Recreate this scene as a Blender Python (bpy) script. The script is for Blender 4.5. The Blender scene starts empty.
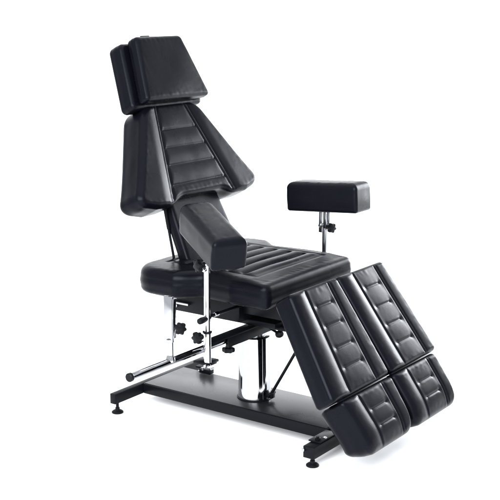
import bpy, bmesh, math
import numpy as np
from mathutils import Vector, Matrix

# ------------------------------------------------------------------ camera, world, lamps, exposure
scene = bpy.context.scene
COL = scene.collection
AZ, PITCH, DIST, FPX = 0.6213, 0.2133, 4.2282, 1137.0
TGT = Vector((0.4145, 0.0148, 0.6484))
view = Vector((-math.sin(AZ)*math.cos(PITCH), math.cos(AZ)*math.cos(PITCH), -math.sin(PITCH)))
cam_data = bpy.data.cameras.new('camera')
cam = bpy.data.objects.new('camera', cam_data); COL.objects.link(cam)
cam.location = TGT - view*DIST
cam.rotation_euler = view.to_track_quat('-Z', 'Y').to_euler()
cam_data.sensor_fit = 'HORIZONTAL'; cam_data.sensor_width = 36.0
cam_data.lens = FPX/500*36.0
cam_data.clip_start = 0.05; cam_data.clip_end = 200
scene.camera = cam

world = bpy.data.worlds.new('World'); scene.world = world
world.use_nodes = True
bg = world.node_tree.nodes['Background']
bg.inputs['Color'].default_value = (0.94, 0.965, 1.0, 1); bg.inputs['Strength'].default_value = 1.3

scene.view_settings.view_transform = 'Standard'
scene.view_settings.look = 'None'
scene.view_settings.exposure = 0.0
scene.view_settings.gamma = 1.0

def softbox(name, loc, aim, sx, sy, power, color=(.94, .965, 1)):
    l = bpy.data.lights.new(name, 'AREA'); l.shape = 'RECTANGLE'; l.size = sx; l.size_y = sy
    l.energy = power; l.color = color
    o = bpy.data.objects.new(name, l); COL.objects.link(o); o.location = loc
    o.rotation_euler = (Vector(aim)-Vector(loc)).to_track_quat('-Z', 'Y').to_euler()
    return o
softbox('overhead_softbox', (0.3, 0.2, 4.2), (0.3, 0.2, 0), 4.5, 4.5, 90)
softbox('side_softbox', (1.3, 3.6, 1.3), (0.8, 0, 0.5), 1.5, 1.7, 225)
softbox('front_softbox', (1.9, -3.7, 2.7), (0.6, 0, 0.1), 4.4, 2.6, 560)

# ------------------------------------------------------------------ materials
def new_mat(name):
    m = bpy.data.materials.new(name); m.use_nodes = True
    return m, m.node_tree.nodes, m.node_tree.links, m.node_tree.nodes['Principled BSDF']

def leather():
    m, N, L, P = new_mat('black_leather')
    P.inputs['Specular IOR Level'].default_value = 0.07
    P.inputs['Specular Tint'].default_value = (0.84, 0.885, 1.0, 1)
    tc = N.new('ShaderNodeTexCoord')
    n1 = N.new('ShaderNodeTexNoise'); n1.inputs['Scale'].default_value = 5.0; n1.inputs['Detail'].default_value = 5
    L.new(tc.outputs['Object'], n1.inputs['Vector'])
    cr = N.new('ShaderNodeMapRange')
    cr.inputs['From Min'].default_value = .3; cr.inputs['From Max'].default_value = .7
    cr.inputs['To Min'].default_value = .235; cr.inputs['To Max'].default_value = .325
    L.new(n1.outputs['Fac'], cr.inputs['Value']); L.new(cr.outputs['Result'], P.inputs['Roughness'])
    mx = N.new('ShaderNodeMix'); mx.data_type = 'RGBA'
    mx.inputs[6].default_value = (0.0015, 0.0016, 0.0028, 1); mx.inputs[7].default_value = (0.0026, 0.0028, 0.0043, 1)
    L.new(n1.outputs['Fac'], mx.inputs[0]); L.new(mx.outputs[2], P.inputs['Base Color'])
    # pebble grain, soft creases and slow unevenness of the stretched hide
    v = N.new('ShaderNodeTexVoronoi'); v.inputs['Scale'].default_value = 520
    L.new(tc.outputs['Object'], v.inputs['Vector'])
    b1 = N.new('ShaderNodeBump'); b1.inputs['Strength'].default_value = .28; b1.inputs['Distance'].default_value = .0006
    L.new(v.outputs['Distance'], b1.inputs['Height'])
    n2 = N.new('ShaderNodeTexNoise'); n2.inputs['Scale'].default_value = 13; n2.inputs['Detail'].default_value = 2
    n2.inputs['Distortion'].default_value = .3
    L.new(tc.outputs['Object'], n2.inputs['Vector'])
    b2 = N.new('ShaderNodeBump'); b2.inputs['Strength'].default_value = .15; b2.inputs['Distance'].default_value = .005
    L.new(n2.outputs['Fac'], b2.inputs['Height']); L.new(b1.outputs['Normal'], b2.inputs['Normal'])
    L.new(b2.outputs['Normal'], P.inputs['Normal'])
    return m

def simple(name, col, rough, metal=0.0, spec=.5, bump=0.0, scale=300):
    m, N, L, P = new_mat(name)
    P.inputs['Base Color'].default_value = (*col, 1); P.inputs['Roughness'].default_value = rough
    P.inputs['Metallic'].default_value = metal; P.inputs['Specular IOR Level'].default_value = spec
    tc = N.new('ShaderNodeTexCoord'); n = N.new('ShaderNodeTexNoise'); n.inputs['Scale'].default_value = 7; n.inputs['Detail'].default_value = 4
    L.new(tc.outputs['Object'], n.inputs['Vector'])
    r = N.new('ShaderNodeMapRange'); r.inputs['To Min'].default_value = rough*.8; r.inputs['To Max'].default_value = rough*1.2
    L.new(n.outputs['Fac'], r.inputs['Value']); L.new(r.outputs['Result'], P.inputs['Roughness'])
    if bump:
        n2 = N.new('ShaderNodeTexNoise'); n2.inputs['Scale'].default_value = scale
        L.new(tc.outputs['Object'], n2.inputs['Vector'])
        b = N.new('ShaderNodeBump'); b.inputs['Strength'].default_value = bump; b.inputs['Distance'].default_value = .0005
        L.new(n2.outputs['Fac'], b.inputs['Height']); L.new(b.outputs['Normal'], P.inputs['Normal'])
    return m

M_LEATHER = leather()
M_STEEL = simple('black_powder_coat', (.0030, .0031, .0044), .32, 0, .08, .2, 420)
M_DECK = simple('black_deck_paint', (.006, .006, .0075), .28, 0, .36, .2, 420)
M_PLASTIC = simple('black_plastic', (.003, .003, .004), .40, 0, .10, .1)
M_RUBBER = simple('black_rubber', (.003, .003, .004), .55, 0, .1)
M_CHROME = simple('chrome', (.36, .365, .38), .05, 1.0)
M_ZINC = simple('brushed_steel', (.30, .305, .32), .2, 1.0)
M_FLOOR = simple('white_studio_sheet', (.92, .92, .92), .9, 0, .05)

# ------------------------------------------------------------------ object helpers
ORI = {}
def link(name, verts, faces, mat, parent=None, smooth=True, sharp=None):
    v = np.asarray(verts, float)
    c = (v.min(0)+v.max(0))/2 if parent is not None else np.zeros(3)
    me = bpy.data.meshes.new(name); me.from_pydata((v-c).tolist(), [], faces); me.update()
    me.materials.append(mat)
    if smooth: me.polygons.foreach_set('use_smooth', [True]*len(me.polygons))
    if sharp is not None: me.set_sharp_from_angle(angle=math.radians(sharp))
    o = bpy.data.objects.new(name, me); COL.objects.link(o)
    if parent is not None:
        o.parent = parent; o.location = Vector(c)-ORI[parent.name]
    else: o.location = c
    ORI[o.name] = Vector(c)
    return o

class MB:
    """collects shapes into one mesh"""
    def __init__(s): s.v = []; s.f = []
    def add(s, v, f):
        b = len(s.v); s.v += [tuple(p) for p in v]; s.f += [tuple(i+b for i in q) for q in f]; return s
    def bm(s, bm):
        bm.verts.index_update()
        s.add([v.co[:] for v in bm.verts], [[v.index for v in f.verts] for f in bm.faces]); bm.free(); return s
    def box(s, lo, hi, bev=.002, M=None):
        bm = bmesh.new(); bmesh.ops.create_cube(bm, size=1)
        lo = Vector(lo); hi = Vector(hi); c = (lo+hi)/2; d = hi-lo
        for v in bm.verts: v.co = Vector((v.co.x*d.x, v.co.y*d.y, v.co.z*d.z))+c
        if bev: bmesh.ops.bevel(bm, geom=bm.edges[:], offset=bev, segments=2, affect='EDGES', profile=.5)
        if M: bm.transform(M)
        return s.bm(bm)
    def lathe(s, prof, p, axis=(0, 0, 1), n=40):
        q = Vector((0, 0, 1)).rotation_difference(Vector(axis).normalized()); p = Vector(p)
        vs = []; fs = []
        for r, h in prof:
            for k in range(n):
                a = 2*math.pi*k/n; vs.append(p+q@Vector((r*math.cos(a), r*math.sin(a), h)))
        m = len(prof)
        for i in range(m-1):
            for k in range(n):
                fs.append((i*n+k, i*n+(k+1) % n, (i+1)*n+(k+1) % n, (i+1)*n+k))
        fs.append(tuple(range(n-1, -1, -1))); fs.append(tuple((m-1)*n+k for k in range(n)))
        return s.add(vs, fs)
    def rod(s, a, b, r, n=24, ch=.0012):
        a = Vector(a); b = Vector(b); l = (b-a).length
        return s.lathe([(r-ch, 0), (r, ch), (r, l-ch), (r-ch, l)], a, b-a, n)
    def star(s, p, axis, R=.02, t=.016, lobes=6):
        """lobed clamp knob with a short stem and domed cap"""
        q = Vector((0, 0, 1)).rotation_difference(Vector(axis).normalized()); p = Vector(p); n = 72
        rings = [(.80, -t*.5), (.95, -t*.42), (1, -t*.2), (1, t*.2), (.93, t*.42), (.75, t*.5), (.4, t*.58), (.1, t*.6)]
        vs = []; fs = []
        for sc, h in rings:
            for k in range(n):
                a = 2*math.pi*k/n
                rr = R*sc*(1+.15*math.cos(lobes*a)*min(1, max(0, (sc-.3)*1.6)))/1.1
                vs.append(p+q@Vector((rr*math.cos(a), rr*math.sin(a), h)))
        m = len(rings)
        for i in range(m-1):
            for k in range(n): fs.append((i*n+k, i*n+(k+1) % n, (i+1)*n+(k+1) % n, (i+1)*n+k))
        fs.append(tuple(range(n-1, -1, -1))); fs.append(tuple((m-1)*n+k for k in range(n)))
        s.add(vs, fs)
        ax = Vector(axis).normalized()
        return s.rod(p-ax*(t*.5+.014), p-ax*t*.45, R*.45)
    def tube(s, pts, r, n=16):
        pts = [Vector(p) for p in pts]; vs = []; fs = []
        up = Vector((.13, .3, .94)).normalized()
        for i, p in enumerate(pts):
            t = (pts[min(i+1, len(pts)-1)]-pts[max(i-1, 0)]).normalized()
            x = t.cross(up).normalized(); y = x.cross(t)
            for k in range(n):
                a = 2*math.pi*k/n; vs.append(p+x*r*math.cos(a)+y*r*math.sin(a))
        m = len(pts)
        for i in range(m-1):
            for k in range(n): fs.append((i*n+k, i*n+(k+1) % n, (i+1)*n+(k+1) % n, (i+1)*n+k))
        fs.append(tuple(range(n-1, -1, -1))); fs.append(tuple((m-1)*n+k for k in range(n)))
        return s.add(vs, fs)
    def out(s, name, mat, parent, sharp=38): return link(name, s.v, s.f, mat, parent, True, sharp)

def part(o, label): o['label'] = label; return o

# ------------------------------------------------------------------ upholstery
def ease(n, k=.75):
    t = np.linspace(0, 1, n); return (1-k)*t + k*(.5-.5*np.cos(np.pi*t))

def edged(n, r, k=9):
    """0..1 with rows that follow a quarter circle of radius r at both ends"""
    e = r*(1-np.cos(np.linspace(0, np.pi/2, k)))
    return np.r_[e, np.linspace(r, 1-r, n-2*k+2)[1:-1], (1-e)[::-1]]

def vnoise(p, seed, freq):
    """smooth sum-of-sines noise"""
    rng = np.random.RandomState(seed); out = 0
    for i in range(7):
        d = rng.normal(size=p.shape[-1]); d /= np.linalg.norm(d)
        out = out + np.sin(p@d*freq*rng.uniform(.6, 1.7)+rng.uniform(0, 6.28))
    return out/7

def cushion(name, parent, frame, a0, a1, left, right, T, rf, rb, bump=None, rc0=.02, rc1=.02,
            end0=None, end1=None, nu=84, nv=104, bulge=.0012, seed=1, post=None, mat=None, crown=0.0, seam=0.0, pucker=.0006, rough=.0012):
    """Upholstered block. (a,b) lie in the face, depth c runs from 0 (face) to -T (back).
    left/right give the outline b(a); end0/end1 shift the two end edges as a function of b."""
    O, e1, e2, e3 = [np.asarray(x, float) for x in frame]
    mid = .5*(a0+a1); wmean = right(mid)-left(mid)
    V = edged(nv, rf/(a1-a0)); U = edged(nu, rf/wmean)
    nv, nu = len(V), len(U)
    an = a0+(a1-a0)*V
    def shrink(d, r): return np.where(d < r, r-np.sqrt(np.maximum(0, r*r-(r-np.minimum(d, r))**2)), 0) if r > 0 else 0*d
    inset = shrink(an-a0, rc0)+shrink(a1-an, rc1)
    l = np.array([left(x) for x in an])+inset; r = np.array([right(x) for x in an])-inset
    B = l[:, None]+(r-l)[:, None]*U[None, :]
    A = np.repeat(an[:, None], nu, 1)
    if end0 is not None: A = A+((1-V)**3)[:, None]*end0(B)
    if end1 is not None: A = A+(V**3)[:, None]*end1(B)
    idx = np.arange(nu*nv).reshape(nv, nu)
    loop = np.r_[idx[0, :], idx[1:, -1], idx[-1, -2::-1], idx[-2:0:-1, 0]]
    P = np.c_[A.ravel(), B.ravel()]; Q = P[loop]; Q2 = np.roll(Q, -1, 0)
    D = np.full(len(P), 9.0); s = Q2-Q; L2 = (s**2).sum(1)+1e-12
    for i in range(len(Q)):
        t = np.clip(((P-Q[i])@s[i])/L2[i], 0, 1); D = np.minimum(D, np.hypot(*(P-Q[i]-t[:, None]*s[i]).T))
    D[loop] = 0
    def arc(d, r): return r-np.sqrt(np.maximum(0, r*r-(r-np.minimum(d, r))**2))
    C1 = -arc(D, rf)
    env = np.clip(D/(rf*1.2), 0, 1); env = env*env*(3-2*env)
    if crown:
        uu = np.tile(U, nv); vv = np.repeat(V, nu); C1 = C1+crown*(np.sin(np.pi*uu)*np.sin(np.pi*vv))**.6*env
    if bump is not None: C1 = C1+bump(P[:, 0], P[:, 1])*env
    C1 = C1-seam*g(D-rf*.95, .0028)
    # small puckers where the hide is pulled over the edge
    C1 = C1+pucker*vnoise(P, seed+3, 170)*np.exp(-((D-rf)/.018)**2)*np.clip(D/rf, 0, 1)**2
    C1 = C1+vnoise(P, seed, 40)*.0006*env
    C2 = -T+arc(D, rb)
    # outward normals of the outline
    tn = np.roll(Q, -1, 0)-np.roll(Q, 1, 0); nn = np.c_[tn[:, 1], -tn[:, 0]]; nn /= np.linalg.norm(nn, axis=1)[:, None]+1e-12
    cen = Q.mean(0)
    if ((Q-cen)*nn).sum() < 0: nn = -nn
    rows = 26; side = []
    top = -rf; bot = -T+rb
    for k in range(1, rows):
        f = k/rows; cz = top+(bot-top)*f
        w = bulge*math.sin(math.pi*f)**2+vnoise(np.c_[Q, np.full(len(Q), cz)], seed+7, 45)*rough*math.sin(math.pi*f)**2
        q = Q+nn*(w[:, None] if np.ndim(w) else w); side.append(np.c_[q, np.full(len(Q), cz)])
    pts = [np.c_[P, C1], np.c_[P, C2]]+side
    X = np.concatenate(pts)
    if post is not None: X = post(X)
    W = O+X[:, :1]*e1+X[:, 1:2]*e2+X[:, 2:]*e3
    n = nu*nv; F = []
    for i in range(nv-1):
        for j in range(nu-1):
            q = (idx[i, j], idx[i+1, j], idx[i+1, j+1], idx[i, j+1])
            F.append(tuple(int(x) for x in q)); F.append(tuple(int(x)+n for x in q[::-1]))
    m = len(loop); ring = [loop]+[2*n+k*m+np.arange(m) for k in range(rows-1)]+[loop+n]
    for k in range(rows):
        for i in range(m):
            j = (i+1) % m; F.append((int(ring[k][i]), int(ring[k][j]), int(ring[k+1][j]), int(ring[k+1][i])))
    # consistent orientation
    o = link(name, W, F, mat or M_LEATHER, parent)
    bm = bmesh.new(); bm.from_mesh(o.data); bmesh.ops.recalc_face_normals(bm, faces=bm.faces[:]); bm.to_mesh(o.data); bm.free()
    o.data.polygons.foreach_set('use_smooth', [True]*len(o.data.polygons))
    return o

def g(d, w): return np.exp(-(d/w)**2)
def tri(a0, v0, a1, v1): return lambda a: v0+(v1-v0)*(a-a0)/(a1-a0)

# ------------------------------------------------------------------ the chair
root = bpy.data.objects.new('tattoo_chair', None); COL.objects.link(root)
root.location = (.425, 0, 0); root.empty_display_size = .2
ORI[root.name] = Vector(root.location)
root['label'] = 'black leather tattoo chair with two armrests and split leg rests on a black base'
root['category'] = 'tattoo chair'

# base: pressed deck with folded lip, two cross bars, four levelling feet
h = .0846
mb = MB(); mb.box((0, -.1275, .044), (.85, .1275, h), .003)
base = mb.out('base', M_STEEL, root)
mb = MB(); mb.box((-.004+.006, -.1225, h+.0003), (.844, .1225, h+.0018), .0007)
mb.out('deck_plate', M_DECK, base)
mb = MB(); mb.box((-.029, -.2885, .043), (-.0025, .2885, h-.001), .002); mb.out('crossbar', M_STEEL, base)
mb = MB(); mb.box((.853, -.2885, .036), (.897, .2885, .078), .002); mb.out('crossbar', M_STEEL, base)
def foot(x, y, top):
    mb = MB()
    mb.lathe([(.019, 0), (.0225, .002), (.0225, .006), (.017, .0105), (.0095, .013), (.0085, .017), (.0085, .022)], (x, y, 0), n=32)
    f = mb.out('levelling_foot', M_RUBBER, base)
    mb = MB(); mb.rod((x, y, .0225), (x, y, top-.0005), .006)
    return f, mb
for x, top in ((-.016, .043), (.875, .036)):
    for y in (-.262, .262):
        f, mb = foot(x, y, top)
        mb.out('foot_stem', M_STEEL, base)
mb = MB(); mb.box((.846, -.245, h-.0055), (.893, -.13, h-.0005), .0015)
mb.lathe([(.011, 0), (.011, .006), (.006, .007), (.006, .012)], (.872, -.225, h-.0004), n=6)
mb.out('end_bracket', M_STEEL, base)
mb = MB(); mb.rod((.858, -.2895, .066), (.858, -.3, .066), .006); mb.out('bolt', M_CHROME, base)
mb = MB(); mb.rod((.885, -.20, .0795), (.885, -.20, h+.003), .007); mb.out('bolt', M_CHROME, base)

# hydraulic column
cx = .447
mb = MB(); mb.lathe([(.0625, 0), (.0635, .002), (.0635, .008), (.0625, .012), (.0572, .235), (.0567, .240), (.054, .242)], (cx, 0, h+.002), n=96)
column = mb.out('hydraulic_column', M_CHROME, root)
mb = MB(); mb.lathe([(.0675, 0), (.0675, .003), (.0655, .005)], (cx, 0, h+.0019), n=72); mb.out('base_ring', M_PLASTIC, column)
mb = MB(); mb.lathe([(.041, 0), (.041, .096)], (cx, 0, .322), n=48); mb.out('piston', M_ZINC, column)
mb = MB()   # pump linkage beside the column foot
mb.box((.508, -.012, h+.012), (.534, .012, h+.036), .003); mb.rod((.524, -.020, h+.030), (.524, .020, h+.030), .007)
mb.out('strut_mount', M_STEEL, column)
# pump pedal at the far rear of the deck
mb = MB(); mb.box((.06, .128, .094), (.10, .185, .101), .002); mb.box((.03, .17, .096), (.105, .215, .104), .003)
mb.box((.10, .10, .087), (.155, .128, .105), .002)
ped = mb.out('foot_pedal', M_STEEL, root)
mb = MB(); mb.rod((.128, .09, .105), (.128, .09, .117), .007); mb.rod((.15, .105, .108), (.15, .13, .108), .006); mb.out('pedal_pivot', M_CHROME, ped)

# seat frame under the cushion
mb = MB(); mb.box((.175, -.15, .417), (.485, .15, .519), .003)
seat_frame = mb.out('seat_frame', M_STEEL, root)
mb = MB(); mb.box((.38, -.09, .396), (.60, .09, .4165), .003); mb.out('mounting_plate', M_STEEL, seat_frame)
mb = MB(); mb.box((.4855, -.13, .448), (.66, .13, .519), .003); mb.out('front_beam', M_STEEL, seat_frame)
mb = MB()
for x in (.19,): mb.lathe([(.009, 0), (.009, .004), (.006, .007)], (x, -.1505, .437), (0, -1, 0), 12)
mb.out('bolt', M_CHROME, seat_frame)
mb = MB(); mb.box((.185, -.165, .448), (.26, -.1515, .456), .001); mb.out('seat_catch', M_CHROME, seat_frame)
mb = MB(); mb.box((.20, -.28, .505), (.30, -.16, .521), .002); mb.out('seat_bracket', M_ZINC, seat_frame)

# seat cushion: wide at the back, narrower at the front
def seat_w(a, s=.27):
    t = min(1, max(0, (a-s)/.10)); t = t*t*(3-2*t)
    return .340-(.340-.275)*t+.014*min(1, max(0, (a-s-.09)/.13))
def seat_bump(a, b):
    ca, cb = .40, 0
    ins = np.minimum(np.minimum(a-.21, .61-a), .215-np.abs(b))          # inside the quilted field
    k = np.clip(ins/.03, 0, 1); k = k*k*(3-2*k)
    ph = (a-.215)/.065
    ribs = np.abs(np.sin(np.pi*ph))**.6
    wob = .0014*np.sin(b*22+a*17)
    z = k*(-.014+.0175*ribs+wob*.6)
    z += -.004*g(ins, .006)
    z += -.012*np.clip(a-.61, 0, 1)/.09
    return z
seat = cushion('seat', root, ((0, 0, .618), (1, 0, 0), (0, 1, 0), (0, 0, 1)), .130, .70, lambda a: -seat_w(a, .325), seat_w,
               .095, .032, .018, seat_bump, rc0=.10, rc1=.03, nu=110, nv=140, bulge=.0025, seed=3, crown=.006, pucker=.0009, rough=.0008)

# backrest
EB = ((.095, 0, 1.085), (.4434, 0, -.8963), (0, 1, 0), (.8963, 0, .4434))
bw = tri(-.104, .156, .245, .356)
def back_bump(a, b):
    w = .106+.27*a; ab = np.abs(b)
    z = -.0048*g(ab-w, .0042)-.0026*g(ab-w-.014, .0034)
    inside = np.clip((w-ab)/.02, 0, 1)
    st = np.array([-.10, 0, .070, .139, .215, .30])
    for s in st[1:-1]:
        z = z-.0042*g(a-s, .0036)*np.where(ab < w, 1, 0)*(.55+.45*np.clip(ab/np.maximum(w, .01), 0, 1)**2)
    i = np.clip(np.searchsorted(st, a)-1, 0, 4); f = np.clip((a-st[i])/(st[i+1]-st[i]), 0, 1)
    z = z+np.where(ab < w, (.0032*np.sin(np.pi*f)**.8-.002)*inside, 0)
    z = z+np.where(ab > w, .0055*np.sin(np.pi/2*np.clip((ab-w-.012)/.05, 0, 1))**1.3, 0)
    return z
def back_end(B):
    ab = np.abs(B); t = np.clip((ab-.11)/.09, 0, 1); t = t*t*(3-2*t)
    return -.026*(1-t)-np.clip(ab-.27, 0, 1)*.25
backrest = cushion('backrest', root, EB, -.104, .287, lambda a: -bw(a), bw, .116, .019, .022, back_bump,
                   rc0=.04, rc1=.062, end1=back_end, nu=130, nv=120, bulge=.0012, seed=11)
# upholstered tongue that carries the backrest down to the seat
tw = tri(.2, .142, .52, .168)
cushion('back_support', backrest, EB, .20, .515, lambda a: -tw(a), tw, .048, .014, .012, None, rc0=.02, rc1=.02, nu=50, nv=50, seed=5,
        post=lambda X: X+np.array([0, 0, -.052]))
MF = Matrix(((EB[1][0], 0, EB[3][0], EB[0][0]), (0, 1, 0, 0), (EB[1][2], 0, EB[3][2], EB[0][2]), (0, 0, 0, 1)))
for y in (-.08, .08):
    mb = MB(); mb.box((-.02, y-.015, -.128), (.46, y+.015, -.1195), .002); mb.v = [tuple(MF@Vector(v)) for v in mb.v]; mb.out('back_frame', M_STEEL, backrest)
mb = MB(); mb.rod((.193, -.156, .60), (.148, -.156, .81), .0050); mb.rod((.166, -.156, .726), (.146, -.156, .818), .0066)
mb.rod((.147, -.165, .812), (.147, -.142, .812), .009)
mb.out('back_strut', M_STEEL, root)

# headrest: thick block with a front pad strapped on
EH = ((-.001, 0, 1.428), (.4002, 0, -.9164), (0, 1, 0), (.9164, 0, .4002))
hw2 = tri(.0, .160, .262, .208)
def off(c): return lambda X: X+np.array([0, 0, c])
def plain(seed):
    def f(a, b): return .0015*np.sin(a*23+seed)*np.cos(b*19+seed*2)
    return f
headrest = cushion('headrest', root, EH, .004, .264, lambda a: -hw2(a), hw2, .070, .016, .014, None, rc0=.022, rc1=.025, nu=70, nv=70, bulge=.0012, seed=21, post=off(-.0555))
hw1 = tri(.0, .132, .25, .184)
cushion('head_pad', headrest, EH, .0, .25, lambda a: -hw1(a)+.003, lambda a: hw1(a)+.004+.03*a, .054, .015, .014, plain(1), rc0=.016, rc1=.018, nu=90, nv=90, bulge=.0012, seed=23, crown=.006)
mb = MB(); mb.box((-.011, -.066, -.034), (.02, -.016, -.028), .002)
MH = Matrix(((EH[1][0], 0, EH[3][0], EH[0][0]), (0, 1, 0, 0), (EH[1][2], 0, EH[3][2], EH[0][2]), (0, 0, 0, 1)))
mb.v = [tuple(MH@Vector(v)) for v in mb.v]; mb.out('strap_tab', M_LEATHER, headrest)
for y in (-.09, .09):
    mb = MB(); mb.box((.2, y-.012, -.098), (.36, y+.012, -.078), .002)
    mb.v = [tuple(MH@Vector(v)) for v in mb.v]; mb.out('neck_bracket', M_STEEL, headrest)

# armrests
def rot(yaw, pitch, roll):
    return Matrix.Rotation(yaw, 3, 'Z')@Matrix.Rotation(pitch, 3, 'Y')@Matrix.Rotation(roll, 3, 'X')
def arm_pad(c, yaw, pitch, roll, L, W, H, seed, rc0=.012):
    R = rot(yaw, pitch, roll); c = Vector(c)
    e1, e2, e3 = [R@Vector(v) for v in ((1, 0, 0), (0, 1, 0), (0, 0, 1))]
    return cushion('armrest', root, (c+e3*H/2, e1, e2, e3), -L/2, L/2, lambda a: -W/2, lambda a: W/2, H, .023, .011, plain(seed),
                   rc0=rc0, rc1=.012, nu=64, nv=96, bulge=.0012, seed=seed, crown=.004, pucker=.0011, rough=.0016)
near = part(arm_pad((.567, -.417, .795), -.538, .236, .02, .33, .122, .105, 31, .032), 'near armrest swung outward and tilted down')
farp = part(arm_pad((.547, .348, .819), .053, -.059, -.019, .306, .125, .111, 33), 'far armrest set level')
px, py = .5, -.358
mb = MB(); mb.rod((px, py, .425), (px, py, .735), .0112); mb.out('post', M_CHROME, near)
mb = MB(); mb.rod((px, py, .325), (px, py, .4315), .0138); mb.out('post_sleeve', M_CHROME, near)
mb = MB(); mb.lathe([(.0145, 0), (.0165, .001), (.0165, .005), (.0145, .006)], (px, py, .432), n=32)
mb.out('post_collar', M_STEEL, near)
mb = MB(); mb.box((px-.05, py-.018, .318), (px+.012, py+.05, .327), .002); mb.out('post_foot', M_STEEL, near)
mb = MB(); mb.rod((px-.012, py-.028, .679), (px+.012, py-.006, .679), .008); mb.out('bolt', M_CHROME, near)
mb = MB(); mb.rod((px, py-.02, .658), (px, py+.01, .658), .0075); mb.out('bolt', M_CHROME, near)
mb = MB(); mb.rod((px, py, .3165), (px+.001, py, .312), .011); mb.out('bolt', M_CHROME, near)
mb = MB(); mb.rod((px+.006, py-.016, .319), (px+.006, py-.026, .319), .005); mb.out('bolt', M_CHROME, near)
mb = MB(); mb.star((px-.004, py-.042, .677), (-.35, -1, 0), .0225, .018); mb.out('knob', M_PLASTIC, near)
mb = MB(); mb.star((px, py-.056, .427), (-.1, -1, 0), .0215, .02); mb.out('knob', M_PLASTIC, near)

fx, fy = .532, .35
mb = MB(); mb.rod((fx, fy, .34), (fx, fy, .70), .0105); mb.out('post', M_ZINC, farp)
mb = MB(); mb.box((fx-.017, fy-.018, .676), (fx-.002, fy-.013, .764), .0015); mb.box((fx+.004, fy-.018, .694), (fx+.017, fy-.013, .764), .0015)
mb.box((fx-.017, fy+.013, .676), (fx+.012, fy+.018, .764), .0015); mb.rod((fx-.010, fy-.024, .704), (fx-.010, fy+.026, .704), .0065)
mb.out('bracket', M_ZINC, farp)
mb = MB(); mb.star((fx+.036, fy-.008, .697), (1, -.3, 0), .0195, .017); mb.out('knob', M_PLASTIC, farp)

# slide rail that carries the armrest posts
rx, rz = .482, .372
mb = MB(); mb.rod((rx, -.735, rz), (rx, .42, rz), .0125)
rail = mb.out('slide_rail', M_CHROME, root)
mb = MB(); mb.lathe([(.0125, 0), (.0148, .001), (.0148, .011), (.012, .0135)], (rx, -.7355, rz), (0, -1, 0), 32)
mb.out('end_cap', M_PLASTIC, rail)
mb = MB()
mb.box((rx-.024, -.335, rz+.0135), (rx+.024, .30, rz+.0185), .001)
mb.box((rx-.024, -.30, rz-.022), (rx-.016, .30, rz+.0135), .001); mb.box((rx+.016, -.24, rz-.022), (rx+.024, .30, rz+.0135), .001)
mb.box((rx-.016, -.20, rz-.022), (rx+.016, .30, rz-.0135), .001)
sleeve = mb.out('rail_sleeve', M_STEEL, root)
mb = MB(); mb.star((rx, -.212, rz-.041), (0, 0, -1), .0225, .018); mb.out('knob', M_PLASTIC, sleeve)
mb = MB(); mb.rod((rx-.03, -.06, rz+.026), (rx+.03, -.06, rz+.026), .009); mb.rod((rx+.03, -.06, rz+.026), (rx+.05, -.06, rz+.026), .0065)
mb.out('bolt', M_CHROME, sleeve)
mb = MB(); mb.box((.51, -.06, .385), (.70, -.015, .400), .002); mb.out('front_arm', M_STEEL, seat_frame)

# upright on the near end of the rail
ux, uy = .482, -.538
mb = MB(); mb.box((ux-.021, uy-.006, .440), (ux+.014, uy+.006, .598), .002); mb.rod((ux, uy, .385), (ux, uy, .45), .0125)
mb.box((ux+.0145, uy-.004, .455), (ux+.0175, uy+.014, .59), .001)
post = mb.out('support_post', M_CHROME, root)
mb = MB(); mb.lathe([(.0165, -.008), (.0175, 0), (.0135, .009), (.0125, .016)], (ux, uy, .380), n=28); mb.out('post_foot', M_CHROME, post)
mb = MB(); mb.star((ux+.041, uy+.006, .492), (1, -.25, 0), .0215, .018); mb.out('knob', M_PLASTIC, post)

# release levers
mb = MB(); mb.rod((.5, -.36, .488), (.5, -.10, .486), .0058); lev = mb.out('release_lever', M_STEEL, root)
mb = MB(); mb.lathe([(.008, 0), (.0105, .003), (.0115, .016), (.009, .04), (.0075, .062)], (.5, -.405, .482), (0, 1, .05), 28); mb.out('grip', M_PLASTIC, lev)
mb = MB(); mb.rod((.5, -.318, .4875), (.5, -.295, .4875), .0078); mb.out('ferrule', M_CHROME, lev)
mb = MB(); mb.rod((.52, -.01, .372), (.57, -.02, .36), .005); lev2 = mb.out('release_lever', M_STEEL, root)
mb = MB(); mb.lathe([(.006, 0), (.0125, .006), (.0145, .016), (.012, .027), (.006, .032)], (.555, -.015, .352), (.85, -.1, .32), 28); mb.out('grip', M_PLASTIC, lev2)

# gas strut behind the leg rests
mb = MB(); mb.rod((.527, 0, .118), (.69, 0, .396), .0058); mb.rod((.69, 0, .396), (.74, 0, .482), .009); mb.out('leg_strut', M_STEEL, root)

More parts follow.
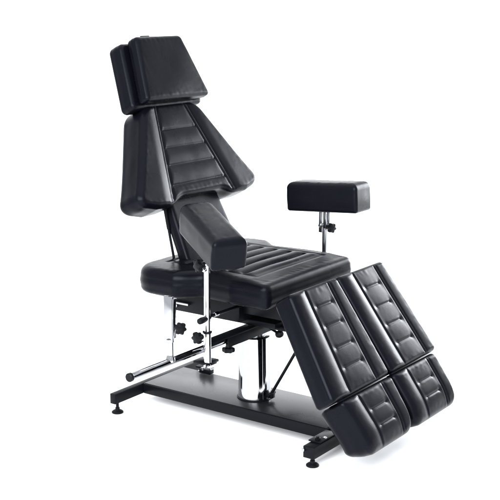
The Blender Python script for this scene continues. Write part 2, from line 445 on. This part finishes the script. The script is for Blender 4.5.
# leg rests and foot rests
nL = math.hypot(.216, .314)
EL = ((.807, 0, .606), (.216/nL, 0, -.314/nL), (0, 1, 0), (.314/nL, 0, .216/nL))
def tuft(li, ri, a_s, a0, a1, dep=.0032, seed=0):
    """two lengthwise seams with short cross stitches between them"""
    rng = np.random.RandomState(seed); a_s = np.array(a_s)+rng.uniform(-.003, .003, len(a_s))
    puff = .0018*rng.uniform(.6, 1.5, len(a_s)+1)
    st = np.array([a0]+list(a_s)+[a1])
    def f(a, b):
        l = np.array(li(a)); r = np.array(ri(a)); c = (l+r)/2+.010; w = (r-l)/2
        pw = w*.40                                          # half width of the middle field
        d = np.abs(b-c)
        z = -.0042*g(d-pw-.012, .0042)-.0022*g(d-pw-.023, .0032)
        u = np.clip((pw-d)/.018, 0, 1)
        i = np.clip(np.searchsorted(st, a)-1, 0, len(st)-2); fr = np.clip((a-st[i])/(st[i+1]-st[i]), 0, 1)
        k = np.clip((pw+.012-d)/.035, 0, 1); amp = puff[np.clip(i, 0, len(puff)-1)]
        z = z+(amp*np.sin(np.pi*fr)**.8+.0030*(1-(d/(pw+.02))**2)-.003)*k*k*(3-2*k)
        for s in a_s:
            z = z-dep*g(a-s, .0036)*np.clip((pw*.82-d)/.006, 0, 1)
            for sg in (-1, 1): z = z-.0017*g(np.hypot(a-s, (b-c)-sg*pw*.8), .010)
        z = z+np.where(b > c, .0035, .0058)*np.sin(np.pi*np.clip((d-pw-.018)/(w-pw-.018), 0, 1))**.8*np.where(d > pw+.018, 1, 0)
        return z
    return f
def leg(outer_in, seed):
    li, ri = outer_in
    return cushion('leg_rest', root, EL, .0, .384, li, ri, .080, .014, .012, tuft(li, ri, (.075, .15, .225, .30), 0, .381, seed=seed),
                   rc0=.016, rc1=.018, nu=104, nv=124, bulge=.0012, seed=seed)
legs = [leg((tri(0, -.308, .381, -.374), tri(0, -.010, .381, .002)), 41), leg((tri(0, -.002, .381, .016), tri(0, .316, .381, .358)), 42)]
for o, s in zip(legs, ('near leg rest', 'far leg rest')): part(o, s+' pad with four cross stitches')
ML = Matrix(((EL[1][0], 0, EL[3][0], EL[0][0]), (0, 1, 0, 0), (EL[1][2], 0, EL[3][2], EL[0][2]), (0, 0, 0, 1)))
for o, y in ((legs[0], -.17), (legs[1], .18)):
    mb = MB(); mb.box((.05, y-.02, -.104), (.44, y+.02, -.0825), .002); mb.box((.03, y-.08, -.095), (.06, y+.08, -.0825), .002); mb.box((.3, y-.08, -.095), (.33, y+.08, -.0825), .002)
    mb.v = [tuple(ML@Vector(v)) for v in mb.v]; mb.out('leg_frame', M_STEEL, o)
    mb = MB(); mb.box((.365, y-.148, -.030), (.43, y+.166, -.018), .002); mb.rod((.389, y-.09, -.03), (.389, y+.09, -.03), .0045)  # hinge pin, plus a dark plate added to darken the see-through pad gap
    mb.v = [tuple(ML@Vector(v)) for v in mb.v]; mb.out('hinge_gap_filler', M_STEEL, o)
mb = MB(); mb.rod((.69, -.17, .49), (.69, .17, .49), .011); mb.box((.6605, -.12, .47), (.70, .12, .482), .002)
mb.out('hinge_bar', M_STEEL, root)

def foot_post(X):
    """the lower end of the pad curls back round its own end"""
    a = X[:, 0]; c = X[:, 2]; a0, r = .495, .105
    t = np.clip((a-a0)/.095, 0, 1.2); sink = .022*t**2.2
    k = np.clip((-c)/.12, 0, 1)
    Y = X.copy(); Y[:, 2] = c-sink*(1-k*.3); Y[:, 0] = a-.05*np.clip(t-.35, 0, 1)*k**1.6
    return Y
def footp(li, ri, seed):
    return cushion('foot_rest', root, EL, .3885, .590, li, ri, .118, .018, .034, tuft(li, ri, (.458, .520), .394, .585, seed=seed),
                   rc0=.016, rc1=.036, nu=104, nv=84, bulge=.0012, seed=seed, post=foot_post)
fn = footp(tri(.402, -.330, .59, -.300), tri(.402, .002, .59, -.004), 51)
ff = footp(tri(.402, .016, .59, .024), tri(.402, .334, .59, .338), 52)
part(fn, 'near foot rest pad with two cross stitches'); part(ff, 'far foot rest pad with two cross stitches')

# ------------------------------------------------------------------ the white sheet: floor running up into the backdrop
W2 = 14.0; prof = [(-12, 0)]
prof += [(2.0+2.5*math.sin(t), 2.5-2.5*math.cos(t)) for t in np.linspace(0, math.pi/2, 24)]+[(4.5, 8.0)]
d2 = Vector((view.x, view.y, 0)).normalized(); s2 = Vector((-d2.y, d2.x, 0)); c0 = Vector((.42, 0, 0))
vs = []; fs = []
for u, z in prof:
    for s in (-W2, W2): vs.append(c0+d2*u+s2*s+Vector((0, 0, z)))
for i in range(len(prof)-1): fs.append((2*i, 2*i+1, 2*i+3, 2*i+2))
fl = link('floor', vs, fs, M_FLOOR, None)
fl['kind'] = 'structure'
